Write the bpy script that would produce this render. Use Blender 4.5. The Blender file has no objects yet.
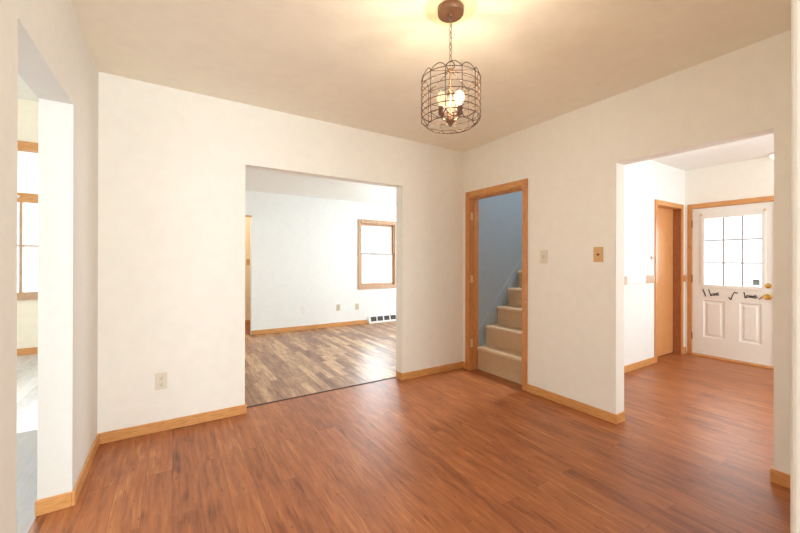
import bpy, bmesh, math, random
from mathutils import Vector, Matrix
random.seed(7)
S = bpy.context.scene
COL = S.collection
R = math.radians

# ---------------------------------------------------------------- camera
cam = bpy.data.cameras.new('camera'); cam.sensor_width = 36.0
cam.lens = 357.53 / 800 * 36; cam.shift_y = -5.71 / 800; cam.clip_start = 0.02
co = bpy.data.objects.new('camera', cam); COL.objects.link(co)
co.matrix_world = (Matrix.Translation((0, 0, 1.2042)) @ Matrix.Rotation(R(-32.4328), 4, 'Z')
                   @ Matrix.Rotation(R(90.04), 4, 'X') @ Matrix.Rotation(R(0.129), 4, 'Z'))
S.camera = co

# ---------------------------------------------------------------- world, daylight, exposure
S.view_settings.view_transform = 'Standard'; S.view_settings.look = 'None'
S.view_settings.gamma = 1.0; S.view_settings.use_curve_mapping = False
S.view_settings.exposure = 0.10
S.cycles.max_bounces = 14; S.cycles.diffuse_bounces = 8; S.cycles.glossy_bounces = 5
S.cycles.transparent_max_bounces = 16; S.cycles.sample_clamp_indirect = 6.0
S.cycles.use_denoising = True
W_ = bpy.data.worlds.new('sky'); S.world = W_; W_.use_nodes = True
W_.node_tree.nodes['Background'].inputs[0].default_value = (0.93, 0.97, 1.0, 1)
W_.node_tree.nodes['Background'].inputs[1].default_value = 2.2

DAY = (0.92, 0.97, 1.0)
def daylight(name, loc, direction, sx, sy, power, col=DAY):
    L = bpy.data.lights.new(name, 'AREA'); L.shape = 'RECTANGLE'; L.size = sx; L.size_y = sy
    L.energy = power; L.color = col
    o = bpy.data.objects.new(name, L); COL.objects.link(o); o.location = loc
    o.rotation_euler = Vector(direction).to_track_quat('-Z', 'Z').to_euler()
    return o
# daylight outside the real windows and door glass; each fill is an added source
daylight('kitchen_fill_daylight', (1.0, -2.85, 1.40), (0, 1, .3), 2.6, 1.5, 122, (.76, .91, 1.0))  # unseen window light added behind the camera to brighten the room
daylight('living_window_daylight', (3.41, 6.42, 1.33), (0, -1, 0), 0.9, 1.35, 38, (.86, .95, 1.0))
daylight('living_side_fill', (5.05, 4.65, 1.35), (-1, 0, .3), 1.8, 1.5, 68, (.82, .93, 1.0))  # unseen side source, added only to light the living room
daylight('hall_window_daylight', (-1.75, 6.75, 1.55), (0, -1, 0), 1.3, 1.9, 40)
daylight('hall_side_fill', (-4.1, 2.6, 1.2), (1, 0, .3), 2.6, 1.5, 46)  # unseen source added to light the left room from the side
daylight('passage_fill_daylight', (-2.2, .18, 1.5), (0.25, 1, .2), 2.0, 1.5, 16)  # added behind an invented opening to brighten the passage jamb
daylight('entry_door_daylight', (5.98, 1.5, 1.33), (-1, 0, 0), 0.7, 1.0, 12)
daylight('entry_side_fill', (4.3, -1.45, 1.2), (0, 1, .35), 1.8, 1.4, 56)  # unseen source added to light the entry's left wall
daylight('stairwell_fill', (5.6, 2.55, 4.3), (-0.6, 0, -1), 0.7, 0.7, 120)  # added light inside the stairwell, which has no window

# ---------------------------------------------------------------- materials
def lin(c): return tuple(((v/255)/12.92 if v/255 <= .04045 else ((v/255+.055)/1.055)**2.4) for v in c) + (1,)
def newmat(name):
    m = bpy.data.materials.new(name); m.use_nodes = True
    nt = m.node_tree; return m, nt, nt.nodes['Principled BSDF']
def N(nt, t, **kw):
    n = nt.nodes.new(t)
    for k, v in kw.items():
        if k.startswith('i_'): n.inputs[k[2:].replace('_', ' ')].default_value = v
        else: setattr(n, k, v)
    return n
def mapping(nt, scale, loc=(0, 0, 0)):
    tc = N(nt, 'ShaderNodeTexCoord'); mp = N(nt, 'ShaderNodeMapping')
    mp.inputs['Scale'].default_value = scale; mp.inputs['Location'].default_value = loc
    nt.links.new(tc.outputs['Object'], mp.inputs['Vector']); return mp
def ramp(nt, stops):
    r = N(nt, 'ShaderNodeValToRGB'); e = r.color_ramp.elements
    while len(e) > 1: e.remove(e[-1])
    e[0].position, e[0].color = stops[0]
    for p, c in stops[1:]:
        q = e.new(p); q.color = c
    return r
def plain(name, rgb, rough=.5, metal=0.0, noise=0.04, scale=40, bump=0.0, bscale=120):
    m, nt, b = newmat(name); L = nt.links.new
    mp = mapping(nt, (scale,)*3); n = N(nt, 'ShaderNodeTexNoise'); L(mp.outputs[0], n.inputs['Vector'])
    c = lin(rgb); lo = tuple(v*(1-noise) for v in c[:3])+(1,); hi = tuple(min(1, v*(1+noise)) for v in c[:3])+(1,)
    r = ramp(nt, [(.35, lo), (.65, hi)]); L(n.outputs[0], r.inputs[0]); L(r.outputs[0], b.inputs['Base Color'])
    b.inputs['Roughness'].default_value = rough; b.inputs['Metallic'].default_value = metal
    if bump:
        mb = mapping(nt, (bscale,)*3); nb = N(nt, 'ShaderNodeTexNoise'); nb.inputs['Detail'].default_value = 3
        L(mb.outputs[0], nb.inputs['Vector'])
        bp = N(nt, 'ShaderNodeBump'); bp.inputs['Strength'].default_value = bump; bp.inputs['Distance'].default_value = .004
        L(nb.outputs[0], bp.inputs['Height']); L(bp.outputs[0], b.inputs['Normal'])
    return m
def wood(name, dark, mid, light, axis, rough=.38):
    m, nt, b = newmat(name); L = nt.links.new
    sc = {'z': (55, 55, 2.2), 'h': (3.0, 3.0, 75)}[axis]
    mp = mapping(nt, sc); n = N(nt, 'ShaderNodeTexNoise'); n.inputs['Detail'].default_value = 5
    n.inputs['Distortion'].default_value = .6
    L(mp.outputs[0], n.inputs['Vector'])
    r = ramp(nt, [(.30, lin(dark)), (.48, lin(mid)), (.72, lin(light))])
    L(n.outputs[0], r.inputs[0]); L(r.outputs[0], b.inputs['Base Color'])
    b.inputs['Roughness'].default_value = rough
    bp = N(nt, 'ShaderNodeBump'); bp.inputs['Strength'].default_value = .06; bp.inputs['Distance'].default_value = .002
    L(n.outputs[0], bp.inputs['Height']); L(bp.outputs[0], b.inputs['Normal'])
    return m
def planks(name, tones, width, length, grain_dark, rough=.3, knots=True, spread=1.0, seam=.55, spec=.5, g1=(1.6, 26), g2=(3.5, 90), kc=1.7):
    """planks running along Y; tones: ramp stops over a per-plank random value"""
    m, nt, b = newmat(name); L = nt.links.new
    tc = N(nt, 'ShaderNodeTexCoord'); sx = N(nt, 'ShaderNodeSeparateXYZ'); L(tc.outputs['Object'], sx.inputs[0])
    cx = N(nt, 'ShaderNodeCombineXYZ'); L(sx.outputs['Y'], cx.inputs['X']); L(sx.outputs['X'], cx.inputs['Y'])
    br = N(nt, 'ShaderNodeTexBrick'); L(cx.outputs[0], br.inputs['Vector'])
    br.offset = .37; br.offset_frequency = 2
    for k, v in (('Scale', 1.0), ('Mortar Size', .0011), ('Mortar Smooth', .3), ('Bias', 0.0), ('Brick Width', length), ('Row Height', width)):
        br.inputs[k].default_value = v
    br.inputs['Color1'].default_value = (0, 0, 0, 1); br.inputs['Color2'].default_value = (1, 1, 1, 1); br.inputs['Mortar'].default_value = (.5, .5, .5, 1)
    # grain with a per-plank offset
    ml = N(nt, 'ShaderNodeMath', operation='MULTIPLY'); ml.inputs[1].default_value = 37.0; L(br.outputs['Color'], ml.inputs[0])
    c2 = N(nt, 'ShaderNodeCombineXYZ'); L(sx.outputs['Y'], c2.inputs['X']); L(sx.outputs['X'], c2.inputs['Y']); L(ml.outputs[0], c2.inputs['Z'])
    mp = N(nt, 'ShaderNodeMapping'); mp.inputs['Scale'].default_value = (*g1, 1); L(c2.outputs[0], mp.inputs['Vector'])
    n1 = N(nt, 'ShaderNodeTexNoise'); n1.inputs['Detail'].default_value = 6; n1.inputs['Roughness'].default_value = .62; n1.inputs['Distortion'].default_value = .9
    L(mp.outputs[0], n1.inputs['Vector'])
    base = ramp(nt, tones)
    mixv = N(nt, 'ShaderNodeMath', operation='MULTIPLY_ADD'); mixv.inputs[1].default_value = spread
    L(br.outputs['Color'], mixv.inputs[0])
    sub = N(nt, 'ShaderNodeMath', operation='MULTIPLY_ADD'); sub.inputs[1].default_value = kc; sub.inputs[2].default_value = -kc/2 + (1-spread)/2
    L(n1.outputs[0], sub.inputs[0]); L(sub.outputs[0], mixv.inputs[2])
    L(mixv.outputs[0], base.inputs[0])
    # broad patches of lighter and darker timber
    mp0 = N(nt, 'ShaderNodeMapping'); mp0.inputs['Scale'].default_value = (.9, 4.5, 1); L(c2.outputs[0], mp0.inputs['Vector'])
    n0 = N(nt, 'ShaderNodeTexNoise'); n0.inputs['Detail'].default_value = 2; n0.inputs['Distortion'].default_value = .5; L(mp0.outputs[0], n0.inputs['Vector'])
    a0 = N(nt, 'ShaderNodeMath', operation='MULTIPLY_ADD'); a0.inputs[1].default_value = .9; a0.inputs[2].default_value = -.45
    L(n0.outputs[0], a0.inputs[0]); s0 = N(nt, 'ShaderNodeMath', operation='ADD'); L(a0.outputs[0], s0.inputs[0]); L(mixv.outputs[0], s0.inputs[1])
    L(s0.outputs[0], base.inputs[0])
    # fine dark grain streaks
    mp2 = N(nt, 'ShaderNodeMapping'); mp2.inputs['Scale'].default_value = (*g2, 1); L(c2.outputs[0], mp2.inputs['Vector'])
    n2 = N(nt, 'ShaderNodeTexNoise'); n2.inputs['Detail'].default_value = 4; L(mp2.outputs[0], n2.inputs['Vector'])
    r2 = ramp(nt, [(.32, (1, 1, 1, 1)), (.42, (0, 0, 0, 1))]); L(n2.outputs[0], r2.inputs[0])
    f2 = N(nt, 'ShaderNodeMath', operation='MULTIPLY'); f2.inputs[1].default_value = .42; L(r2.outputs[0], f2.inputs[0])
    mx = N(nt, 'ShaderNodeMix', data_type='RGBA'); L(f2.outputs[0], mx.inputs['Factor']); L(base.outputs[0], mx.inputs['A'])
    mx.inputs['B'].default_value = lin(grain_dark)
    out = mx.outputs['Result']
    if knots:
        mp3 = N(nt, 'ShaderNodeMapping'); mp3.inputs['Scale'].default_value = (3.4, 13, 1); L(c2.outputs[0], mp3.inputs['Vector'])
        v = N(nt, 'ShaderNodeTexNoise'); v.inputs['Detail'].default_value = 3; L(mp3.outputs[0], v.inputs['Vector'])
        r3 = ramp(nt, [(.66, (0, 0, 0, 1)), (.74, (1, 1, 1, 1))]); L(v.outputs[0], r3.inputs[0])
        f3 = N(nt, 'ShaderNodeMath', operation='MULTIPLY'); f3.inputs[1].default_value = .7; L(r3.outputs[0], f3.inputs[0])
        m3 = N(nt, 'ShaderNodeMix', data_type='RGBA'); L(f3.outputs[0], m3.inputs['Factor']); L(out, m3.inputs['A']); m3.inputs['B'].default_value = lin(grain_dark)
        out = m3.outputs['Result']
    m4 = N(nt, 'ShaderNodeMix', data_type='RGBA'); fs = N(nt, 'ShaderNodeMath', operation='MULTIPLY'); fs.inputs[1].default_value = seam
    L(br.outputs['Fac'], fs.inputs[0]); L(fs.outputs[0], m4.inputs['Factor']); L(out, m4.inputs['A']); m4.inputs['B'].default_value = lin((60, 34, 24))
    L(m4.outputs['Result'], b.inputs['Base Color'])
    rr = N(nt, 'ShaderNodeMapRange'); rr.inputs['To Min'].default_value = rough-.05; rr.inputs['To Max'].default_value = rough+.08
    L(n1.outputs[0], rr.inputs['Value']); L(rr.outputs[0], b.inputs['Roughness'])
    b.inputs['Specular IOR Level'].default_value = spec
    bp = N(nt, 'ShaderNodeBump'); bp.inputs['Strength'].default_value = .12; bp.inputs['Distance'].default_value = .002
    L(n2.outputs[0], bp.inputs['Height']); L(bp.outputs[0], b.inputs['Normal'])
    return m
def glass(name, alpha=.86):
    m, nt, b = newmat(name); L = nt.links.new
    tr = N(nt, 'ShaderNodeBsdfTransparent'); gl = N(nt, 'ShaderNodeBsdfGlossy'); gl.inputs['Roughness'].default_value = .02
    mx = N(nt, 'ShaderNodeMixShader'); fr = N(nt, 'ShaderNodeFresnel'); fr.inputs['IOR'].default_value = 1.4
    tr.inputs[0].default_value = (.95, .97, .97, 1)
    L(fr.outputs[0], mx.inputs[0]); L(tr.outputs[0], mx.inputs[1]); L(gl.outputs[0], mx.inputs[2])
    L(mx.outputs[0], nt.nodes['Material Output'].inputs['Surface']); return m
def emissive(name, rgb, strength, trans=0.0):
    m, nt, b = newmat(name); L = nt.links.new
    e = N(nt, 'ShaderNodeEmission'); e.inputs[0].default_value = lin(rgb); e.inputs[1].default_value = strength
    t = N(nt, 'ShaderNodeBsdfTransparent'); mx = N(nt, 'ShaderNodeMixShader'); mx.inputs[0].default_value = trans
    L(e.outputs[0], mx.inputs[1]); L(t.outputs[0], mx.inputs[2]); L(mx.outputs[0], nt.nodes['Material Output'].inputs['Surface'])
    return m

M = {}
M['wall'] = plain('wall_paint', (241, 238, 229), .75, noise=.012, scale=3, bump=.10, bscale=160)
M['wall_cool'] = plain('wall_paint_cool', (236, 238, 236), .75, noise=.012, scale=3, bump=.06, bscale=160)
M['wall_tex'] = plain('wall_paint_textured_shaded', (226, 223, 216), .8, noise=.012, scale=4, bump=.32, bscale=110)  # same paint as the other walls, darkened to carry their shade
M['wall_hall'] = plain('wall_paint_warm_lit', (240, 224, 196), .75, noise=.02, scale=3)  # warm light on the hall wall put partly into the paint colour
M['wall_sun'] = plain('wall_paint_cream', (246, 238, 220), .75, noise=.02, scale=3)
M['ceil'] = plain('ceiling_paint', (245, 240, 225), .85, noise=.015, scale=2.5, bump=.05, bscale=30)
M['ceil_cool'] = plain('ceiling_paint_white', (238, 238, 234), .85, noise=.012, scale=2.5)
M['blue'] = plain('blue_wall_paint', (156, 168, 178), .7, noise=.02, scale=3, bump=.05, bscale=140)
M['blue_trim'] = plain('blue_skirt_paint', (178, 192, 204), .5, noise=.02)
M['ring'] = plain('old_ceiling_paint', (242, 228, 190), .85, noise=.05, scale=25)
M['oak_h'] = wood('oak_trim_horizontal', (180, 118, 62), (210, 150, 88), (224, 172, 112), 'h')
M['oak_v'] = wood('oak_trim_vertical', (172, 106, 56), (202, 138, 80), (218, 162, 104), 'z')
M['oak_dark'] = wood('oak_jamb', (128, 74, 42), (156, 96, 58), (176, 116, 74), 'z')
M['oak_pale'] = wood('pale_window_wood', (168, 128, 96), (190, 152, 120), (206, 172, 142), 'z')
M['door_wood'] = wood('honey_veneer', (196, 132, 74), (212, 150, 92), (222, 166, 108), 'z', .3)
M['rail_pale'] = wood('sanded_rail_wood', (184, 150, 126), (204, 172, 150), (216, 192, 174), 'h')
M['floor'] = planks('red_brown_planks', [(0, lin((96, 52, 29))), (.22, lin((132, 75, 42))), (.42, lin((158, 93, 53))), (.65, lin((174, 107, 62))), (.85, lin((190, 128, 78))), (1, lin((206, 152, 102)))],
                    .125, 1.22, (80, 38, 22), rough=.36, spread=.22, seam=.5, spec=.5, g1=(.6, 9), g2=(1.0, 46), kc=.95)
M['floor_living'] = planks('mixed_brown_planks', [(0, lin((104, 68, 54))), (.25, lin((138, 98, 76))), (.5, lin((172, 130, 98))), (.75, lin((202, 164, 126))), (1, lin((220, 190, 154)))],
                           .075, .62, (88, 56, 44), rough=.33, spread=.6, seam=.45, g1=(1.0, 22), g2=(2.0, 70), kc=1.5)
M['floor_glare'] = planks('glare_whitened_planks', [(0, lin((186, 182, 182))), (.5, lin((214, 212, 212))), (1, lin((232, 230, 230)))], .11, .85, (150, 146, 146), rough=.3, knots=False, spread=.7, seam=.4)  # window glare on the boards put into their whitened colour
M['floor_grey'] = planks('grey_vinyl', [(0, lin((172, 170, 170))), (1, lin((190, 187, 187)))], .3, 1.2, (140, 136, 136), rough=.7, knots=False, spread=.4, seam=.1, spec=.1)
M['carpet'] = plain('beige_carpet', (214, 184, 148), .95, noise=.34, scale=52, bump=1.0, bscale=130)
M['white'] = plain('white_enamel', (236, 233, 228), .35, noise=.01)
M['door_white'] = plain('door_paint', (234, 233, 226), .38, noise=.012, scale=5)
M['ivory'] = plain('ivory_plastic', (224, 216, 196), .4, noise=.02)
M['beige_plate'] = plain('beige_plastic', (208, 196, 172), .4, noise=.02)
M['tan_plate'] = plain('tan_plate', (214, 172, 112), .4, noise=.03)
M['dark'] = plain('dark_slot', (46, 40, 36), .6, noise=.05)
M['grille'] = plain('register_louver', (112, 110, 104), .5, noise=.05)
M['brass'] = plain('brass', (212, 172, 92), .22, 1.0, noise=.05)
M['brass_pale'] = plain('pale_hinge', (226, 196, 150), .4, .5, noise=.05)
M['hinge_brown'] = plain('brown_hinge', (150, 96, 66), .4, .4, noise=.05)
M['bronze'] = plain('brushed_bronze', (132, 98, 76), .4, .6, noise=.12, scale=60)
M['wire'] = plain('bronze_wire', (70, 48, 32), .7, .0, noise=.1, scale=60)
M['socket'] = plain('bronze_socket', (96, 66, 46), .5, .1, noise=.1, scale=60)
M['chain'] = plain('steel_chain', (150, 132, 108), .35, .8, noise=.1, scale=60)
M['ink'] = plain('black_marker', (42, 38, 40), .6, noise=.05)
M['ink_pink'] = plain('faded_pink_marker', (186, 150, 146), .6, noise=.05)
M['muntin'] = plain('grey_muntin', (178, 176, 176), .45, noise=.03)
M['sash_grey'] = plain('grey_meeting_rail', (150, 144, 138), .5, noise=.03)
M['shade'] = plain('white_shade_fabric', (244, 244, 242), .8, noise=.01)
_nt = M['shade'].node_tree; _tl = N(_nt, 'ShaderNodeBsdfTranslucent'); _tl.inputs[0].default_value = (.9, .9, .88, 1)
_mx = N(_nt, 'ShaderNodeMixShader'); _mx.inputs[0].default_value = .55
_nt.links.new(_nt.nodes['Principled BSDF'].outputs[0], _mx.inputs[1]); _nt.links.new(_tl.outputs[0], _mx.inputs[2])
_nt.links.new(_mx.outputs[0], _nt.nodes['Material Output'].inputs['Surface'])
M['sticker'] = plain('teal_sticker', (150, 168, 168), .6, noise=.08, scale=30)
M['glass'] = glass('clear_glass')
M['bulb'] = emissive('lit_bulb_glass', (255, 226, 178), 14.0, .75)
M['bulb_dim'] = emissive('lit_bulb_glass_soft', (255, 220, 168), 3.0, .8)
M['dome'] = emissive('lit_dome', (255, 246, 228), 1.6, 0)
M['threshold'] = plain('dark_transition_strip', (66, 48, 42), .45, noise=.1)

# ---------------------------------------------------------------- mesh helpers
def box(bm, x0, x1, y0, y1, z0, z1):
    x0, x1 = min(x0, x1), max(x0, x1); y0, y1 = min(y0, y1), max(y0, y1); z0, z1 = min(z0, z1), max(z0, z1)
    vs = [bm.verts.new((x, y, z)) for x in (x0, x1) for y in (y0, y1) for z in (z0, z1)]
    for f in ((0, 1, 3, 2), (4, 6, 7, 5), (0, 4, 5, 1), (2, 3, 7, 6), (0, 2, 6, 4), (1, 5, 7, 3)):
        bm.faces.new([vs[i] for i in f])
def tube(bm, pts, r, seg=8, closed=False):
    pts = [Vector(p) for p in pts]; n = len(pts); rings = []; prev = None
    for i, p in enumerate(pts):
        a = pts[(i-1) % n] if (closed or i > 0) else p
        c = pts[(i+1) % n] if (closed or i < n-1) else p
        t = (c-a).normalized()
        if prev is None:
            u = t.orthogonal().normalized()
        else:
            u = (prev - t*prev.dot(t))
            u = u.normalized() if u.length > 1e-6 else t.orthogonal().normalized()
        prev = u; v = t.cross(u)
        rings.append([bm.verts.new(p + (u*math.cos(2*math.pi*k/seg) + v*math.sin(2*math.pi*k/seg))*r) for k in range(seg)])
    for i in range(n if closed else n-1):
        A, B = rings[i], rings[(i+1) % n]
        off = 0
        if closed and i == n-1:
            off = min(range(seg), key=lambda o: sum((A[k].co-B[(k+o) % seg].co).length for k in range(seg)))
        for k in range(seg):
            bm.faces.new((A[k], A[(k+1) % seg], B[(k+1+off) % seg], B[(k+off) % seg]))
    if not closed:
        bm.faces.new(rings[0][::-1]); bm.faces.new(rings[-1])
def lathe(bm, prof, c=(0, 0, 0), axis='z', seg=32):
    """prof: list of (radius, height)"""
    c = Vector(c); rings = []
    def P(r, h, a):
        x, y = r*math.cos(a), r*math.sin(a)
        return c + (Vector((x, y, h)) if axis == 'z' else Vector((-h, x, y)) if axis == '-x' else Vector((x, -h, y)))
    for r, h in prof:
        if r < 1e-6: rings.append([bm.verts.new(P(0, h, 0))])
        else: rings.append([bm.verts.new(P(r, h, 2*math.pi*k/seg)) for k in range(seg)])
    for A, B in zip(rings, rings[1:]):
        for k in range(seg):
            k2 = (k+1) % seg
            q = [A[k % len(A)], A[k2 % len(A)], B[k2 % len(B)], B[k % len(B)]]
            u = []
            for w in q:
                if w not in u: u.append(w)
            if len(u) > 2: bm.faces.new(u)
    if len(rings[0]) > 1: bm.faces.new(rings[0][::-1])
    if len(rings[-1]) > 1: bm.faces.new(rings[-1])
def obj(name, bm, mat, parent=None, bevel=0.0, seg=2, smooth=False):
    bmesh.ops.recalc_face_normals(bm, faces=bm.faces)
    me = bpy.data.meshes.new(name); bm.to_mesh(me); bm.free()
    me.materials.append(M[mat])
    o = bpy.data.objects.new(name, me); COL.objects.link(o)
    if parent:
        o.parent = parent
        pl = Vector((0, 0, 0)); p = parent
        while p: pl += p.location; p = p.parent
        if pl.length > 0: me.transform(Matrix.Translation(-pl))
    if smooth:
        for f in me.polygons: f.use_smooth = True
        if hasattr(me, 'set_sharp_from_angle'): me.set_sharp_from_angle(angle=R(40))
    if bevel:
        b = o.modifiers.new('bevel', 'BEVEL'); b.width = bevel; b.segments = seg; b.limit_method = 'ANGLE'
    return o
def boxes(name, lst, mat, parent=None, bevel=0.0, seg=2):
    bm = bmesh.new()
    for b in lst: box(bm, *b)
    return obj(name, bm, mat, parent, bevel, seg)
def struct(o): o['kind'] = 'structure'; return o
def thing(name, label, cat, loc, group=None):
    o = bpy.data.objects.new(name, None); COL.objects.link(o); o.location = loc; o.empty_display_size = .1
    return tag(o, label, cat, group)
def tag(o, label, cat, group=None):
    o['label'] = label; o['category'] = cat
    if group: o['group'] = group
    return o
def frame_empty(name, loc):
    o = bpy.data.objects.new(name, None); COL.objects.link(o); o.location = loc; o.empty_display_size = .1
    return struct(o)

# ---------------------------------------------------------------- room shell
BX0, BX1 = .482, 1.955
RY0, RY1 = .554, 1.379
WX, WB = 2.7755, 2.8955          # right wall faces
D, DB = 3.036, 3.151             # back wall faces
LX, LB = -0.414, -0.538          # left wall faces
H, HL, HH = 2.44, 2.33, 3.25     # ceilings: dining, living, tall hall
YE, XE = 1.965, 5.70             # entry walls
FY = 6.17                        # living far wall
KY = -2.7                        # kitchen back wall

def floor(name, x0, x1, y0, y1, mat): return struct(boxes(name, [(x0, x1, y0, y1, -.10, 0)], mat))
bm = bmesh.new(); box(bm, LB, XE+.12, KY-.1, YE+.2, -.10, 0); box(bm, LB, WB, YE+.2, DB, -.10, 0)
struct(obj('floor_dining', bm, 'floor'))
floor('floor_living', .10, 5.0, DB, FY+.12, 'floor_living')
floor('floor_hall', -.10, 1.9, FY+.12, 7.45, 'floor')
floor('floor_sunroom', -4.0, LB, 3.53, 6.5, 'floor_glare')
floor('floor_passage', -4.0, LB, .3, 3.53, 'floor_grey')
bm = bmesh.new(); box(bm, LX, WX, KY, D, H, H+.1)
ceil = struct(obj('ceiling_dining', bm, 'ceil'))
struct(boxes('ceiling_living', [(.10, 5.0, DB, FY+.12, HL, HL+.1)], 'ceil_cool'))
struct(boxes('ceiling_hall', [(-.10, 1.9, FY+.12, 7.45, HL, HL+.1)], 'ceil_cool'))
struct(boxes('ceiling_sunroom', [(-4.0, LB, .3, 6.5, HH, HH+.1)], 'ceil_cool'))
struct(boxes('ceiling_entry', [(WB, XE+.12, -1.3, YE, 2.40, 2.50)], 'ceil_cool'))

# back wall with the wide opening into the living room
struct(boxes('wall_back', [(LB, BX0, D, DB, 0, HH), (BX1, WB, D, DB, 0, HH), (BX0, BX1, D, DB, 1.964, HH)], 'wall', bevel=0))
# right wall: stair doorway and opening to the entry
struct(boxes('wall_right', [(WX, WB, 2.931, D, 0, HH), (WX, WB, RY1, 2.204, 0, HH), (WX, WB, 2.204, 2.931, 1.915, HH),
                            (WX, WB, KY, RY0, 0, HH), (WX, WB, RY0, RY1, 1.9375, HH)], 'wall'))
# left wall with the opening into the passage
struct(boxes('wall_left', [(LB, LX, 2.344, D, 0, HH), (LB, LX, KY, 1.598, 0, HH), (LB, LX, 1.598, 2.344, 1.970, HH)], 'wall_tex'))
# short wall between kitchen and dining room, close to the camera
struct(boxes('wall_kitchen', [(1.30, WX, .10, .232, 0, H)], 'wall_tex', bevel=.012, seg=3))
# kitchen rear wall with an opening made for the added fill daylight
struct(boxes('wall_rear', [(LB, -.3, KY-.1, KY, 0, H), (2.3, WB, KY-.1, KY, 0, H), (-.3, 2.3, KY-.1, KY, 0, .65), (-.3, 2.3, KY-.1, KY, 2.15, H)], 'wall'))
# living room walls
struct(boxes('wall_living_far', [(1.076, 3.035, FY, FY+.12, 0, HL), (3.787, 5.0, FY, FY+.12, 0, HL), (3.035, 3.787, FY, FY+.12, 0, .72),
                                 (3.035, 3.787, FY, FY+.12, 1.935, HL), (.10, .25, FY, FY+.12, 0, HL), (.25, 1.076, FY, FY+.12, 1.93, HL)], 'wall_cool'))
struct(boxes('wall_living_left', [(.10, .20, DB, FY, 0, HL)], 'wall_cool'))
struct(boxes('wall_living_right', [(4.9, 5.0, DB, 3.8, 0, HL), (4.9, 5.0, 5.5, FY, 0, HL), (4.9, 5.0, 3.8, 5.5, 0, .6), (4.9, 5.0, 3.8, 5.5, 2.05, HL)], 'wall_cool'))
struct(boxes('wall_living_near', [(WB, 5.0, DB-.02, DB, 0, HL)], 'wall_cool'))
# little hall behind the living room
struct(boxes('wall_hall', [(-.10, 1.9, 7.33, 7.45, 0, HL), (-.10, 0, FY+.12, 7.33, 0, HL), (1.8, 1.9, FY+.12, 7.33, 0, HL)], 'wall_hall'))
# sunroom beyond the left passage
struct(boxes('wall_sunroom_far', [(-4.0, -2.33, 6.4, 6.5, 0, HH), (-1.20, LB, 6.4, 6.5, 0, HH), (-2.33, -1.20, 6.4, 6.5, 0, .75), (-2.33, -1.20, 6.4, 6.5, 2.60, HH)], 'wall_sun'))
struct(boxes('wall_sunroom_right', [(LB-.0, LB+.1, DB, 6.5, 0, HH)], 'wall_sun'))
struct(boxes('wall_sunroom_left', [(-4.1, -4.0, .3, 1.7, 0, HH), (-4.1, -4.0, 4.3, 6.5, 0, HH), (-4.1, -4.0, 1.7, 4.3, 0, .7), (-4.1, -4.0, 1.7, 4.3, 2.3, HH)], 'wall_cool'))
struct(boxes('wall_sunroom_near', [(-4.0, -3.2, .2, .3, 0, HH), (-1.2, LB, .2, .3, 0, HH), (-3.2, -1.2, .2, .3, 0, .7), (-3.2, -1.2, .2, .3, 2.3, HH)], 'wall_cool'))
# entry
struct(boxes('wall_entry_left', [(WB, 4.866, YE, 2.15, 0, H), (5.585, XE+.12, YE, 2.15, 0, H), (4.866, 5.585, YE, 2.15, 1.905, H), (4.866, 5.585, 2.10, 2.15, 0, 1.905)], 'wall_cool'))
struct(boxes('wall_entry_far', [(XE, XE+.12, 1.905, YE, 0, H), (XE, XE+.12, -1.3, 1.11, 0, H), (XE, XE+.12, 1.11, 1.905, 1.905, H)], 'wall'))
struct(boxes('wall_entry_near', [(WB, 3.4, -1.3, -1.2, 0, H), (5.2, XE, -1.3, -1.2, 0, H), (3.4, 5.2, -1.3, -1.2, 0, .65), (3.4, 5.2, -1.3, -1.2, 2.05, H)], 'wall_cool'))
# stairwell
struct(boxes('wall_stair_left', [(WB, 6.2, 2.96, DB-.02, 0, 4.6)], 'blue'))
struct(boxes('wall_stair_right', [(WB, 6.2, 2.12, 2.155, 1.95, 4.6)], 'blue'))
struct(boxes('wall_stair_end', [(6.1, 6.2, 2.155, 2.96, 0, 4.6)], 'blue'))
struct(boxes('ceiling_stair', [(WB, 6.2, 2.12, DB-.02, 4.6, 4.7)], 'ceil_cool'))
struct(boxes('wall_stair_front', [(WX+.06, WB, 2.155, 2.96, HH, 4.6)], 'blue'))

# old paint ring on the ceiling around the lamp
PX, PY = 1.142, 1.341
bm = bmesh.new(); lathe(bm, [(0, 0), (.127, 0), (.127, .0015), (0, .0015)], (PX, PY, H-.0015), seg=48)
ring = obj('paint_ring', bm, 'ring', ceil); ring['label'] = 'round patch of older yellowish paint'

# ---------------------------------------------------------------- baseboards
BH, BT = .072, .012
def bb(name, lst, mat='oak_h'): return struct(boxes(name, lst, mat, bevel=.003))
bb('baseboard_back', [(LX, BX0+BT, D-BT, D, 0, BH), (BX0, BX0+BT, D, DB-.02, 0, BH)])
bb('baseboard_back_right', [(BX1-BT, WX, D-BT, D, 0, BH), (BX1-BT, BX1, D, DB-.02, 0, BH)])
bb('baseboard_left', [(LX, LX+BT, 2.344-BT, D-BT, 0, BH), (LB-.006, LX, 2.344-BT, 2.344, 0, BH)])
bb('baseboard_right_corner', [(WX-BT, WX, 2.984, D-BT, 0, BH)])
bb('baseboard_right', [(WX-BT, WX, RY1-BT, 2.160, 0, BH), (WX, WB, RY1-BT, RY1, 0, BH)])
bb('baseboard_right_near', [(WX-BT, WX, .238, RY0+BT, 0, BH), (WX, WB, RY0, RY0+BT, 0, BH)])
bb('baseboard_living', [(1.076, 3.17, FY-BT, FY, 0, BH), (3.86, 4.9, FY-BT, FY, 0, BH)])
bb('baseboard_hall', [(0, 1.8, 7.33-BT, 7.33, 0, BH)])
bb('baseboard_sunroom', [(-4.0, LB, 6.4-BT, 6.4, 0, .085)])
bb('baseboard_entry', [(WB, 4.831, YE-BT, YE, 0, .075)])
bb('baseboard_entry_corner', [(5.64, XE, YE-BT, YE, 0, .085)])
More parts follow.
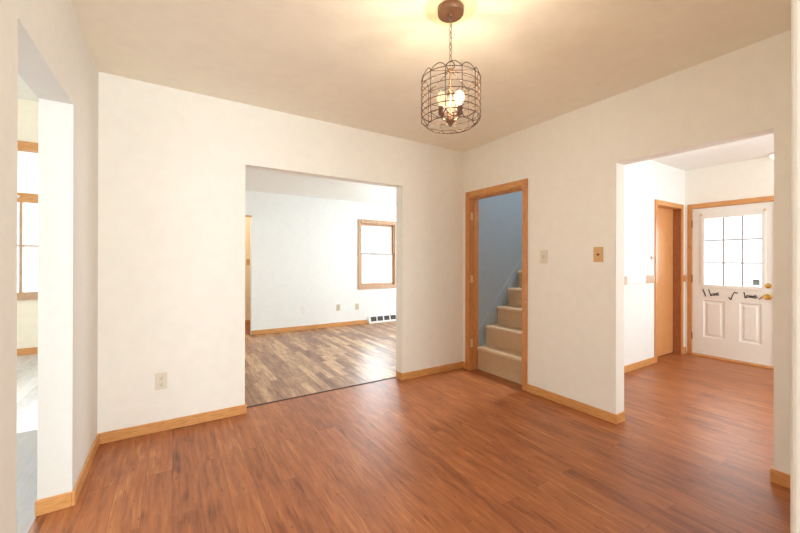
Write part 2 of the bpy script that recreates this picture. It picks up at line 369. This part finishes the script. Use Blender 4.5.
# dark strip where the two floors meet
struct(boxes('trim_1', [(BX0, BX1, DB-.012, DB+.008, 0, .005)], 'threshold', bevel=.002))

# ---------------------------------------------------------------- stair doorway frame
CX = WX-.014
t = frame_empty('trim_2', (WX, 2.57, 0))
boxes('casing', [(CX, WX, 2.921, 2.985, 0, 1.972)], 'oak_v', t, .003)
boxes('casing', [(CX, WX, 2.160, 2.214, 0, 1.972)], 'oak_v', t, .003)
boxes('head_casing', [(CX, WX, 2.214, 2.921, 1.907, 1.972)], 'oak_h', t, .003)
j1 = boxes('jamb', [(WX, WB, 2.913, 2.931, 0, 1.897)], 'oak_v', t)
boxes('jamb', [(WX, WB, 2.204, 2.222, 0, 1.897)], 'oak_v', t)
boxes('head_jamb', [(WX, WB, 2.204, 2.931, 1.897, 1.915)], 'oak_h', t)
boxes('door_stop', [(WX+.04, WX+.072, 2.902, 2.913, 0, 1.887)], 'oak_v', t, .002)
boxes('door_stop', [(WX+.04, WX+.072, 2.222, 2.233, 0, 1.887)], 'oak_v', t, .002)
boxes('head_stop', [(WX+.04, WX+.072, 2.222, 2.913, 1.887, 1.897)], 'oak_h', t, .002)
for z in (1.70, 1.007, .30):
    h = boxes('hinge', [(WX+.003, WX+.034, 2.9105, 2.913, z-.042, z+.042)], 'brass_pale', t)
    bm = bmesh.new(); tube(bm, [(WX-.002, 2.909, z-.044), (WX-.002, 2.909, z+.044)], .004)
    obj('hinge_barrel', bm, 'brass_pale', h, smooth=True)
boxes('strike_plate', [(WX+.006, WX+.034, 2.222, 2.2235, .90, .96)], 'brass_pale', t)
boxes('latch_mark', [(CX-.002, CX, 2.166, 2.176, .82, .835)], 'brass_pale', t)

# ---------------------------------------------------------------- carpeted stairs
st = thing('staircase', 'steep flight of beige carpeted stairs rising behind the open doorway', 'stairs', (2.86, 2.55, 0))
rise, go = .2098, .1875
for i in range(11):
    x0 = 2.862 + go*i; z1 = .252 + rise*i
    y0, y1 = (2.2235, 2.9) if i == 0 else (2.157, 2.958)
    bm = bmesh.new()
    zb = 0 if i == 0 else z1-rise-.012
    # profile with a rounded nose, extruded across the stair
    prof = [(x0+.016, zb), (x0+.014, z1-.06), (x0+.004, z1-.04)]
    for k in range(7):
        a = math.pi + (-math.pi/2)*k/6
        prof.append((x0+.026+.026*math.cos(a), z1-.026+.026*math.sin(a)))
    prof += [(x0+go+.05, z1), (x0+go+.05, zb)]
    A = [bm.verts.new((x, y0, z)) for x, z in prof]; B = [bm.verts.new((x, y1, z)) for x, z in prof]
    n = len(prof)
    for k in range(n): bm.faces.new((A[k], A[(k+1) % n], B[(k+1) % n], B[k]))
    bm.faces.new(A[::-1]); bm.faces.new(B)
    s = obj('step', bm, 'carpet', st, smooth=True)
# painted skirt line along the blue wall, following the stair slope
bm = bmesh.new()
q = [(2.90, .30), (2.90, .385), (2.90+go*10, .385+rise*10), (2.90+go*10, .30+rise*10)]
A = [bm.verts.new((x, 2.955, z)) for x, z in q]; B = [bm.verts.new((x, 2.96, z)) for x, z in q]
for k in range(4): bm.faces.new((A[k], A[(k+1) % 4], B[(k+1) % 4], B[k]))
bm.faces.new(A); bm.faces.new(B[::-1])
sk = obj('trim_3', bm, 'blue'); struct(sk)
bm = bmesh.new(); tube(bm, [(2.90, 2.954, .387), (2.90+go*10, 2.954, .387+rise*10)], .004, 6)
obj('skirt_edge', bm, 'blue_trim', sk, smooth=True)

# ---------------------------------------------------------------- living room window
def ring_frame_y(name, x0, x1, z0, z1, w, y0, y1, mat, parent, wb=None, wt=None):
    wb = wb or w; wt = wt or w
    return boxes(name, [(x0, x0+w, y0, y1, z0, z1), (x1-w, x1, y0, y1, z0, z1), (x0+w, x1-w, y0, y1, z0, z0+wb), (x0+w, x1-w, y0, y1, z1-wt, z1)], mat, parent, .002)
w = frame_empty('window_1', (3.41, FY, 0))
boxes('window_casing', [(2.972, 3.035, FY-.018, FY, .66, 2.0), (3.787, 3.85, FY-.018, FY, .66, 2.0), (3.035, 3.787, FY-.018, FY, 1.935, 2.0), (3.035, 3.787, FY-.018, FY, .66, .722)], 'oak_pale', w, .003)
boxes('window_jamb', [(3.035, 3.045, FY, FY+.12, .72, 1.935), (3.777, 3.787, FY, FY+.12, .72, 1.935), (3.045, 3.777, FY, FY+.12, 1.925, 1.935), (3.045, 3.777, FY, FY+.12, .72, .73)], 'oak_pale', w)
ring_frame_y('lower_sash', 3.045, 3.777, .73, 1.345, .028, FY+.03, FY+.055, 'oak_pale', w, .045, .02)
ring_frame_y('upper_sash', 3.045, 3.777, 1.325, 1.925, .028, FY+.06, FY+.085, 'oak_pale', w, .02, .04)
boxes('meeting_rail', [(3.045, 3.777, FY+.022, FY+.03, 1.333, 1.358)], 'sash_grey', w)
boxes('window_pane', [(3.07, 3.75, FY+.041, FY+.044, .77, 1.33)], 'glass', w)
boxes('window_pane', [(3.07, 3.75, FY+.071, FY+.074, 1.34, 1.89)], 'glass', w)
for x in (3.06, 3.41, 3.76):
    boxes('rod_bracket', [(x-.012, x+.012, FY-.035, FY-.018, 1.945, 1.97)], 'brass_pale', w, .003)

# sunroom window
w = frame_empty('window_2', (-1.76, 6.4, 0))
boxes('window_casing', [(-2.40, -2.33, 6.38, 6.4, .69, 2.71), (-1.20, -1.13, 6.38, 6.4, .69, 2.71)], 'oak_v', w, .003)
boxes('window_head', [(-2.33, -1.20, 6.37, 6.4, 2.60, 2.71), (-2.33, -1.20, 6.36, 6.4, 2.575, 2.592)], 'oak_h', w, .003)
boxes('window_stool', [(-2.33, -1.20, 6.36, 6.4, .70, .80)], 'oak_pale', w, .003)
boxes('window_jamb', [(-2.33, -2.31, 6.4, 6.5, .75, 2.6), (-1.22, -1.20, 6.4, 6.5, .75, 2.6)], 'oak_v', w)
boxes('mullion', [(-1.642, -1.612, 6.40, 6.46, .75, 2.6)], 'oak_pale', w, .002)
boxes('meeting_rail', [(-2.31, -1.642, 6.43, 6.45, 1.375, 1.40), (-1.612, -1.22, 6.43, 6.45, 1.375, 1.40)], 'rail_pale', w)
boxes('window_pane', [(-2.31, -1.642, 6.452, 6.455, .8, 2.6)], 'glass', w)
boxes('window_pane', [(-1.612, -1.22, 6.452, 6.455, .8, 2.6)], 'glass', w)
sh = thing('roller_shade', 'white roller shade half drawn over the left room window', 'blind', (-1.76, 6.35, 2.57))
boxes('shade_fabric', [(-2.34, -1.19, 6.343, 6.346, 2.00, 2.575)], 'shade', sh)
boxes('bottom_bar', [(-2.35, -1.18, 6.334, 6.352, 1.93, 2.05)], 'oak_h', sh, .004)
bm = bmesh.new(); lathe(bm, [(0, 0), (.012, 0), (.016, .008), (.010, .016), (0, .018)], (-1.63, 6.334, 2.0), axis='-y', seg=16)
obj('pull_knob', bm, 'white', sh, smooth=True)

# hall opening head trim
struct(boxes('trim_4', [(.25, 1.076, FY-.012, FY, 1.905, 1.935)], 'oak_h'))

# ---------------------------------------------------------------- entry: closet door, casing, rail
t = frame_empty('door_2', (5.22, YE, 0))
boxes('casing', [(4.831, 4.884, YE-.014, YE, 0, 1.945)], 'oak_v', t, .003)
boxes('casing', [(5.567, 5.622, YE-.014, YE, 0, 1.945)], 'oak_v', t, .003)
boxes('head_casing', [(4.884, 5.567, YE-.014, YE, 1.888, 1.945)], 'oak_h', t, .003)
boxes('jamb', [(4.866, 4.880, YE, 2.10, 0, 1.905)], 'oak_v', t)
boxes('jamb', [(5.571, 5.585, YE, 2.10, 0, 1.905)], 'oak_dark', t)
boxes('head_jamb', [(4.880, 5.571, YE, 2.10, 1.891, 1.905)], 'oak_h', t)
boxes('door_panel', [(4.884, 5.567, 2.05, 2.085, .012, 1.888)], 'door_wood', t)
bm = bmesh.new(); lathe(bm, [(0, 0), (.026, 0), (.028, .006), (.012, .010), (.012, .035), (.026, .045), (.028, .058), (.018, .068), (0, .07)], (4.95, 2.05, .93), axis='-y', seg=24)
obj('door_knob', bm, 'brass', t, smooth=True)
RZ0, RZ1 = .955, 1.045
cr = thing('chair_rail', 'broken white chair rail with bare wood blocks on the entry wall', 'rail', (4.43, YE, RZ0))
boxes('painted_board', [(4.164, 4.600, YE-.012, YE, RZ0+.004, RZ1-.004)], 'white', cr, .003)
boxes('wood_block', [(4.060, 4.164, YE-.014, YE, RZ0, RZ1)], 'rail_pale', cr, .003)
boxes('wood_block', [(4.600, 4.812, YE-.014, YE, RZ0, RZ1)], 'oak_pale', cr, .003)
tag(boxes('rail_block', [(5.624, 5.695, YE-.014, YE, RZ0-.01, RZ1-.02)], 'oak_v', None, .003), 'short wood rail offcut in the corner between the two doors', 'trim block')
hk = thing('wall_hook', 'tiny dark hook on the white wall beside the wooden door', 'hook', (4.744, YE, 1.247))
boxes('hook_plate', [(4.732, 4.756, YE-.004, YE, 1.225, 1.268)], 'hinge_brown', hk, .001)
bm = bmesh.new(); tube(bm, [(4.744, YE-.004, 1.255), (4.744, YE-.018, 1.245), (4.744, YE-.024, 1.236), (4.744, YE-.028, 1.246)], .0035, 8); obj('hook_arm', bm, 'hinge_brown', hk, smooth=True)

# ---------------------------------------------------------------- exterior door
d = frame_empty('door_1', (XE, 1.51, 0))
FX = XE+.006      # slab inner face
Y0, Y1, Z0, Z1 = 1.128, 1.886, .026, 1.886
boxes('casing', [(XE-.014, XE, 1.889, 1.936, 0, 1.948)], 'oak_v', d, .003)
boxes('casing', [(XE-.014, XE, 1.070, 1.125, 0, 1.948)], 'oak_v', d, .003)
boxes('head_casing', [(XE-.014, XE, 1.125, 1.889, 1.890, 1.948)], 'oak_h', d, .003)
boxes('jamb', [(XE, XE+.12, 1.889, 1.905, 0, 1.905)], 'oak_v', d)
boxes('jamb', [(XE, XE+.12, 1.11, 1.125, 0, 1.905)], 'oak_v', d)
boxes('head_jamb', [(XE, XE+.12, 1.125, 1.889, 1.889, 1.905)], 'oak_h', d)
boxes('sill', [(XE-.03, XE+.12, 1.125, 1.889, 0, .022)], 'oak_h', d, .004)
def slab_with_holes(ys, zs, holes, x0, x1):
    bm = bmesh.new()
    for a, b in zip(ys, ys[1:]):
        for c, e in zip(zs, zs[1:]):
            my, mz = (a+b)/2, (c+e)/2
            if any(h[0] < my < h[1] and h[2] < mz < h[3] for h in holes): continue
            box(bm, x0, x1, a, b, c, e)
    bmesh.ops.remove_doubles(bm, verts=bm.verts, dist=1e-5)
    dup = {}
    for f in list(bm.faces):
        k = tuple(sorted(v.index for v in f.verts))
    bm.verts.index_update()
    seen = {}
    for f in bm.faces:
        seen.setdefault(tuple(sorted(v.index for v in f.verts)), []).append(f)
    bmesh.ops.delete(bm, geom=[f for fs in seen.values() if len(fs) > 1 for f in fs], context='FACES_ONLY')
    return bm
LW = (1.235, 1.762, .915, 1.748)
P1 = (1.562, 1.773, .247, .717); P2 = (1.237, 1.428, .247, .717)
ys = sorted({Y0, Y1, LW[0], LW[1], P1[0], P1[1], P2[0], P2[1]}); zs = sorted({Z0, Z1, LW[2], LW[3], .247, .717})
slab = obj('door_slab', slab_with_holes(ys, zs, [LW, P1, P2], FX, FX+.044), 'door_white', d)
for P in (P1, P2):     # recessed panels with a raised field
    a, b, c, e = P
    bm = bmesh.new()
    rings = []
    for inset, dx in ((0, 0), (.014, .012), (.030, .012), (.046, .002)):
        rings.append([bm.verts.new((FX+dx, y, z)) for y, z in ((a+inset, c+inset), (b-inset, c+inset), (b-inset, e-inset), (a+inset, e-inset))])
    for A, B in zip(rings, rings[1:]):
        for k in range(4): bm.faces.new((A[k], A[(k+1) % 4], B[(k+1) % 4], B[k]))
    bm.faces.new(rings[-1])
    bk = [bm.verts.new((FX+.04, y, z)) for y, z in ((a, c), (b, c), (b, e), (a, e))]
    for k in range(4): bm.faces.new((rings[0][k], rings[0][(k+1) % 4], bk[(k+1) % 4], bk[k]))
    bm.faces.new(bk)
    obj('door_panel', bm, 'door_white', d)
lf = boxes('window_frame', [(FX-.012, FX, 1.762, 1.797, .872, 1.802), (FX-.012, FX, 1.200, 1.235, .872, 1.802), (FX-.012, FX, 1.235, 1.762, 1.748, 1.802), (FX-.012, FX, 1.235, 1.762, .872, .915)], 'door_white', d, .004)
for y in (1.578, 1.404): boxes('muntin', [(FX+.006, FX+.020, y-.008, y+.008, .915, 1.748)], 'muntin', lf)
for z in (1.472, 1.190): boxes('muntin', [(FX+.0055, FX+.0205, 1.235, 1.762, z-.008, z+.008)], 'muntin', lf)
boxes('window_pane', [(FX+.021, FX+.025, 1.235, 1.762, .915, 1.748)], 'glass', lf)
for y in (1.79, 1.207): boxes('curtain_bracket', [(FX-.024, FX-.012, y-.010, y+.010, 1.785, 1.815)], 'brass_pale', d, .003)
stk = boxes('window_sticker', [(FX+.0195, FX+.021, 1.258, 1.316, .931, .998)], 'sticker', d)
boxes('sticker_print', [(FX+.0188, FX+.0195, 1.263, 1.311, .975, .990), (FX+.0188, FX+.0195, 1.263, 1.311, .955, .960)], 'grille', stk)
for z, r in ((.931, .026), (.806, .030)):
    bm = bmesh.new()
    if z > .9:
        lathe(bm, [(0, 0), (.030, 0), (.030, .006), (.024, .014), (.014, .016), (.012, .022), (0, .022)], (FX, 1.186, z), axis='-x', seg=28)
        k = obj('deadbolt', bm, 'brass', d, smooth=True)
        boxes('thumb_turn', [(FX-.036, FX-.020, 1.172, 1.200, z-.005, z+.005)], 'brass', k, .002)
    else:
        lathe(bm, [(0, 0), (.034, 0), (.034, .005), (.016, .010), (.013, .030), (.026, .040), (.031, .052), (.026, .064), (0, .068)], (FX, 1.186, z), axis='-x', seg=28)
        obj('door_knob', bm, 'brass', d, smooth=True)
for z in (1.69, .985, .25):
    h = boxes('hinge', [(XE-.0005, FX-.0005, 1.8825, 1.893, z-.045, z+.045)], 'hinge_brown', d)
    bm = bmesh.new(); tube(bm, [(XE-.008, 1.888, z-.047), (XE-.008, 1.888, z+.047)], .007, 10); obj('hinge_barrel', bm, 'hinge_brown', h, smooth=True)
# hand lettering on the door between window and panels (strokes traced in door coordinates)
def door_pt(cx, cy):
    px, py = 690+cx/8.889, 260+cy/8.889
    return (FX-.0012, 1.764-(px-704)*.00915, .808-(py-293-(px-705)*.06)*.0125)
def bez(pts, n=6):
    out = []
    P = [pts[0]]+list(pts)+[pts[-1]]
    for i in range(1, len(P)-2):
        for k in range(n):
            s = k/n; p0, p1, p2, p3 = P[i-1], P[i], P[i+1], P[i+2]
            out.append(tuple(.5*((2*p1[j])+(p2[j]-p0[j])*s+(2*p0[j]-5*p1[j]+4*p2[j]-p3[j])*s*s+(3*p1[j]-p0[j]-3*p2[j]+p3[j])*s**3) for j in (0, 1)))
    out.append(pts[-1]); return out
def stroke(bm, pts, r):
    tube(bm, [door_pt(*p) for p in bez(pts)], r, 6)
bm = bmesh.new()
stroke(bm, [(112, 258), (124, 285), (142, 325)], .0055)
stroke(bm, [(168, 262), (182, 295), (190, 318), (200, 312)], .0055)
stroke(bm, [(206, 298), (196, 310), (206, 318), (216, 308), (206, 298)], .0042)
stroke(bm, [(220, 295), (228, 318), (238, 295)], .0042)
stroke(bm, [(244, 308), (262, 304), (258, 293), (244, 300), (248, 316), (270, 314)], .0042)
o1 = obj('lettering', bm, 'ink', d)
bm = bmesh.new()
stroke(bm, [(352, 332), (364, 340), (374, 352), (384, 338)], .0058)
stroke(bm, [(378, 350), (388, 322), (402, 296), (412, 288), (424, 300), (436, 288)], .0045)
obj('check_mark', bm, 'ink', d)
bm = bmesh.new()
stroke(bm, [(490, 288), (496, 312), (500, 336), (510, 330)], .0055)
stroke(bm, [(520, 312), (510, 324), (520, 334), (530, 324), (520, 312)], .0042)
stroke(bm, [(536, 312), (544, 336), (552, 316), (560, 338), (568, 316)], .0042)
stroke(bm, [(574, 330), (592, 326), (588, 316), (574, 324), (580, 340), (604, 332)], .0042)
obj('lettering', bm, 'ink', d)
bm = bmesh.new()
stroke(bm, [(612, 352), (624, 338), (640, 326), (634, 344), (618, 348)], .004)
obj('lettering', bm, 'ink_pink', d)

# entry ceiling lamp
el = thing('ceiling_light', 'small white round ceiling light in the entry', 'ceiling light', (5.60, 1.085, 2.40))
bm = bmesh.new(); lathe(bm, [(0, 0), (.075, 0), (.075, -.018), (.068, -.022), (0, -.022)], (5.60, 1.085, 2.40), seg=40); obj('base', bm, 'white', el, smooth=True)
bm = bmesh.new(); lathe(bm, [(.066, -.022), (.06, -.045), (.042, -.060), (.015, -.067), (0, -.068)], (5.60, 1.085, 2.40), seg=40); obj('diffuser', bm, 'dome', el, smooth=True)

# ---------------------------------------------------------------- wall plates
def outlet_y(x, y, z, label, name='wall_outlet', mat='ivory', cat='outlet', w=.070, h=.115, group=None):
    t = thing(name, label, cat, (x, y, z-h/2), group)
    boxes('cover_plate', [(x-w/2, x+w/2, y-.005, y, z-h/2, z+h/2)], mat, t, .002)
    for dz in (.0225, -.0225):
        bm = bmesh.new(); lathe(bm, [(0, 0), (.0165, 0), (.0165, .0025), (0, .0025)], (x, y-.005, z+dz), axis='-y', seg=20)
        s = obj('socket', bm, mat, t)
        boxes('slots', [(x-.0075, x-.0055, y-.0079, y-.0074, z+dz-.001, z+dz+.008), (x+.0055, x+.0075, y-.0079, y-.0074, z+dz-.001, z+dz+.008), (x-.003, x+.003, y-.0079, y-.0074, z+dz-.010, z+dz-.005)], 'dark', s)
    bm = bmesh.new(); lathe(bm, [(0, 0), (.003, 0), (.003, .001), (0, .001)], (x, y-.005, z), axis='-y', seg=10); obj('screw', bm, 'beige_plate', t)
    return t
outlet_y(-.067, D, .353, 'ivory duplex outlet low on the back wall left of the wide opening')
outlet_y(2.575, FY, .345, 'beige outlet on the living room wall, middle of its three plates', mat='beige_plate')
outlet_y(2.955, FY, .337, 'grey beige outlet on the living room wall nearest the window', mat='beige_plate')
bp = thing('wall_plate', 'blank white plate on the living room wall, farthest from the window', 'wall plate', (1.925, FY, .30))
boxes('cover_plate', [(1.895, 1.955, FY-.005, FY, .29, .405)], 'white', bp, .002)
for z in (.385, .305): boxes('screw', [(1.922, 1.928, FY-.0062, FY-.005, z, z+.006)], 'beige_plate', bp)
sw = thing('light_switch', 'ivory toggle light switch beside the stair doorway', 'light switch', (WX, 1.99, 1.19))
boxes('cover_plate', [(WX-.005, WX, 1.955, 2.025, 1.187, 1.302)], 'ivory', sw, .002)
boxes('toggle_frame', [(WX-.0065, WX-.005, 1.982, 1.998, 1.228, 1.262)], 'beige_plate', sw)
bm = bmesh.new(); box(bm, WX-.020, WX-.005, 1.986, 1.994, 1.248, 1.258); tg = obj('toggle', bm, 'white', sw, bevel=.001)
sp = thing('wall_plate', 'tan wall plate with a dark centre jack near the entry opening', 'wall plate', (WX, 1.51, 1.20))
boxes('cover_plate', [(WX-.005, WX, 1.474, 1.546, 1.200, 1.316)], 'tan_plate', sp, .002)
bm = bmesh.new(); lathe(bm, [(0, 0), (.009, 0), (.009, .006), (.005, .010), (0, .010)], (WX-.005, 1.51, 1.258), axis='-x', seg=18); obj('jack', bm, 'hinge_brown', sp, smooth=True)
hp = thing('light_switch', 'small brown switch plate on the hall wall', 'light switch', (1.215, 7.33, 1.12))
boxes('cover_plate', [(1.18, 1.25, 7.325, 7.33, 1.12, 1.235)], 'tan_plate', hp, .002)
boxes('toggle', [(1.211, 1.219, 7.312, 7.325, 1.17, 1.182)], 'hinge_brown', hp)

# baseboard heat register
vr = thing('floor_register', 'white baseboard register with four dark grilles under the window', 'vent', (3.515, FY, 0))
rx0, rx1 = 3.19, 3.845
bm = bmesh.new()
pr = [(FY-.055, 0), (FY-.055, .012), (FY-.050, .012), (FY-.018, .135), (FY-.014, .142), (FY, .142), (FY, 0)]
A = [bm.verts.new((rx0, y, z)) for y, z in pr]; B = [bm.verts.new((rx1, y, z)) for y, z in pr]
for k in range(len(pr)): bm.faces.new((A[k], A[(k+1) % len(pr)], B[(k+1) % len(pr)], B[k]))
bm.faces.new(A[::-1]); bm.faces.new(B)
obj('housing', bm, 'white', vr)
sl = (.032)/(.123)
for i in range(4):
    a = rx0+.045+i*.1475; b = a+.122
    bm = bmesh.new()
    def fy(z): return FY-.050+(z-.012)*sl
    z0, z1 = .035, .118
    vs = [bm.verts.new(p) for p in ((a, fy(z0)-.002, z0), (b, fy(z0)-.002, z0), (b, fy(z1)-.002, z1), (a, fy(z1)-.002, z1), (a, fy(z0)+.002, z0), (b, fy(z0)+.002, z0), (b, fy(z1)+.002, z1), (a, fy(z1)+.002, z1))]
    for f in ((0, 1, 2, 3), (4, 5, 6, 7), (0, 1, 5, 4), (2, 3, 7, 6), (1, 2, 6, 5), (0, 3, 7, 4)): bm.faces.new([vs[k] for k in f])
    g = obj('grille', bm, 'dark', vr)
    bm = bmesh.new()
    for k in range(9):
        x = a+.007+k*.0135; tube(bm, [(x, fy(z0)-.003, z0), (x, fy(z1)-.003, z1)], .0022, 4)
    obj('louvers', bm, 'grille', g)

# ---------------------------------------------------------------- pendant light
pl = thing('pendant_light', 'bronze wire cage pendant with three lit bulbs hanging on a chain', 'pendant light', (PX, PY, H))
bm = bmesh.new(); lathe(bm, [(0, -.0016), (.060, -.0016), (.063, -.006), (.063, -.030), (.060, -.034), (.012, -.036), (.010, -.044), (0, -.044)], (PX, PY, H), seg=48)
obj('canopy', bm, 'bronze', pl, smooth=True)
bm = bmesh.new(); tube(bm, [(PX+.010*math.cos(a), PY, H-.052+.010*math.sin(a)) for a in [2*math.pi*k/16 for k in range(16)]], .0022, 8, True)
obj('canopy_loop', bm, 'chain', pl, smooth=True)
ztop, zbot = H-.058, 2.178
nl = 7; pitch = (ztop-zbot)/nl
for i in range(nl):
    zc = ztop-pitch*(i+.5); ln = pitch*.5+.0035; wd = .0065
    pts = []
    for k in range(20):
        a = 2*math.pi*k/20; u = wd*math.cos(a); v = ln*math.sin(a)
        pts.append((PX+(u if i % 2 == 0 else 0), PY+(u if i % 2 else 0), zc+v))
    bm = bmesh.new(); tube(bm, pts, .0018, 6, True); obj('chain_link', bm, 'chain', pl, smooth=True)
bm = bmesh.new()
tube(bm, [(PX+.003, PY+.002, H-.045)]+[(PX+.004*math.sin(k*1.3), PY+.004*math.cos(k*1.3), H-.06-k*.0225) for k in range(10)]+[(PX, PY, 2.13)], .0012, 6)
obj('cord', bm, 'bronze', pl, smooth=True)
# loop at the top of the cage (faces the camera's side)
ux, uy = math.cos(R(-40)), math.sin(R(-40))
bm = bmesh.new(); tube(bm, [(PX+.019*math.cos(a)*ux, PY+.019*math.cos(a)*uy, 2.158+.021*math.sin(a)) for a in [2*math.pi*k/24 for k in range(24)]], .0026, 8, True)
obj('top_loop', bm, 'wire', pl, smooth=True)
RR, NV = .1415, 12
rz = [1.893+.0315*k for k in range(7)]
cage = bmesh.new()
for z in rz:
    tube(cage, [(PX+RR*math.cos(a), PY+RR*math.sin(a), z) for a in [2*math.pi*k/48 for k in range(48)]], .0021, 6, True)
for k in range(NV):
    a = 2*math.pi*(k+.35)/NV
    c, s = math.cos(a), math.sin(a)
    tube(cage, [(PX+(RR+.0025)*c, PY+(RR+.0025)*s, z) for z in (rz[0], rz[3], rz[-1])], .0021, 6)
    a2 = 2*math.pi*(k+1.35)/NV
    top, bot = [], []
    for q in range(13):
        f = q/12; aa = a+(a2-a)*f; hgt = math.sin(math.pi*f)**.7
        r1 = RR+.0025-.012*hgt
        top.append((PX+r1*math.cos(aa), PY+r1*math.sin(aa), rz[-1]+.028*hgt))
        r2 = RR+.0025-.030*hgt
        bot.append((PX+r2*math.cos(aa), PY+r2*math.sin(aa), rz[0]-.026*hgt))
    tube(cage, top, .0021, 6); tube(cage, bot, .0021, 6)
tube(cage, [(PX+.112*math.cos(a), PY+.112*math.sin(a), rz[0]-.026) for a in [2*math.pi*k/48 for k in range(48)]], .0021, 6, True)
obj('cage', cage, 'wire', pl, smooth=True)
for k in range(8):
    a = 2*math.pi*(k+.2)/8
    bm = bmesh.new(); tube(bm, [(PX+.008*math.cos(a), PY+.008*math.sin(a), 2.132), (PX+RR*math.cos(a), PY+RR*math.sin(a), rz[-1])], .0021, 6)
    obj('spoke', bm, 'wire', pl, smooth=True)
bm = bmesh.new(); lathe(bm, [(0, 2.142), (.010, 2.142), (.012, 2.136), (.012, 2.126), (.006, 2.120), (.0045, 2.118), (.0045, 1.912), (.012, 1.908), (.021, 1.900), (.022, 1.886), (.016, 1.878), (.010, 1.872), (.006, 1.862), (0, 1.860)], (PX, PY, 0), seg=24)
obj('stem', bm, 'bronze', pl, smooth=True)
for k, (deg, mt, pw) in enumerate(((-70, 'bulb', 1.0), (50, 'bulb_dim', .7), (170, 'bulb_dim', .7))):
    a = R(deg); c, s = math.cos(a), math.sin(a); rad = .048
    P = lambda r, z: (PX+r*c, PY+r*s, z)
    bm = bmesh.new(); tube(bm, [P(.012, 1.892), P(.025, 1.886), P(.038, 1.888), P(.046, 1.897), P(.048, 1.912)], .004, 8); obj('arm', bm, 'bronze', pl, smooth=True)
    bm = bmesh.new(); lathe(bm, [(0, 1.908), (.013, 1.908), (.016, 1.914), (.0165, 1.948), (.014, 1.950), (0, 1.950)], (PX+rad*c, PY+rad*s, 0), seg=20); sk = obj('socket', bm, 'socket', pl, smooth=True)
    bm = bmesh.new(); lathe(bm, [(0, 1.9505), (.010, 1.9505), (.012, 1.957), (.020, 1.972), (.0245, 1.990), (.022, 2.006), (.013, 2.018), (0, 2.023)], (PX+rad*c, PY+rad*s, 0), seg=24); obj('bulb', bm, mt, pl, smooth=True)
    L = bpy.data.lights.new('bulb_light', 'POINT'); L.energy = 6.0*pw; L.color = (1.0, .80, .55); L.shadow_soft_size = .012
    lo = bpy.data.objects.new('bulb_light', L); COL.objects.link(lo); lo.parent = pl; lo.location = (rad*c, rad*s, 1.99-H)
# unseen warm light added to tint the little hall, no fixture
L = bpy.data.lights.new('hall_warm_fill', 'POINT'); L.energy = 11; L.color = (1, .93, .82); L.shadow_soft_size = .08
lo = bpy.data.objects.new('hall_warm_fill', L); COL.objects.link(lo); lo.location = (.6, 6.8, 2.15)
# warm fill added behind the camera for the right wall, no fixture
L = bpy.data.lights.new('kitchen_warm_fill', 'POINT'); L.energy = 8; L.color = (1, .80, .54); L.shadow_soft_size = .12
lo = bpy.data.objects.new('kitchen_warm_fill', L); COL.objects.link(lo); lo.location = (1.0, -1.0, 2.2)
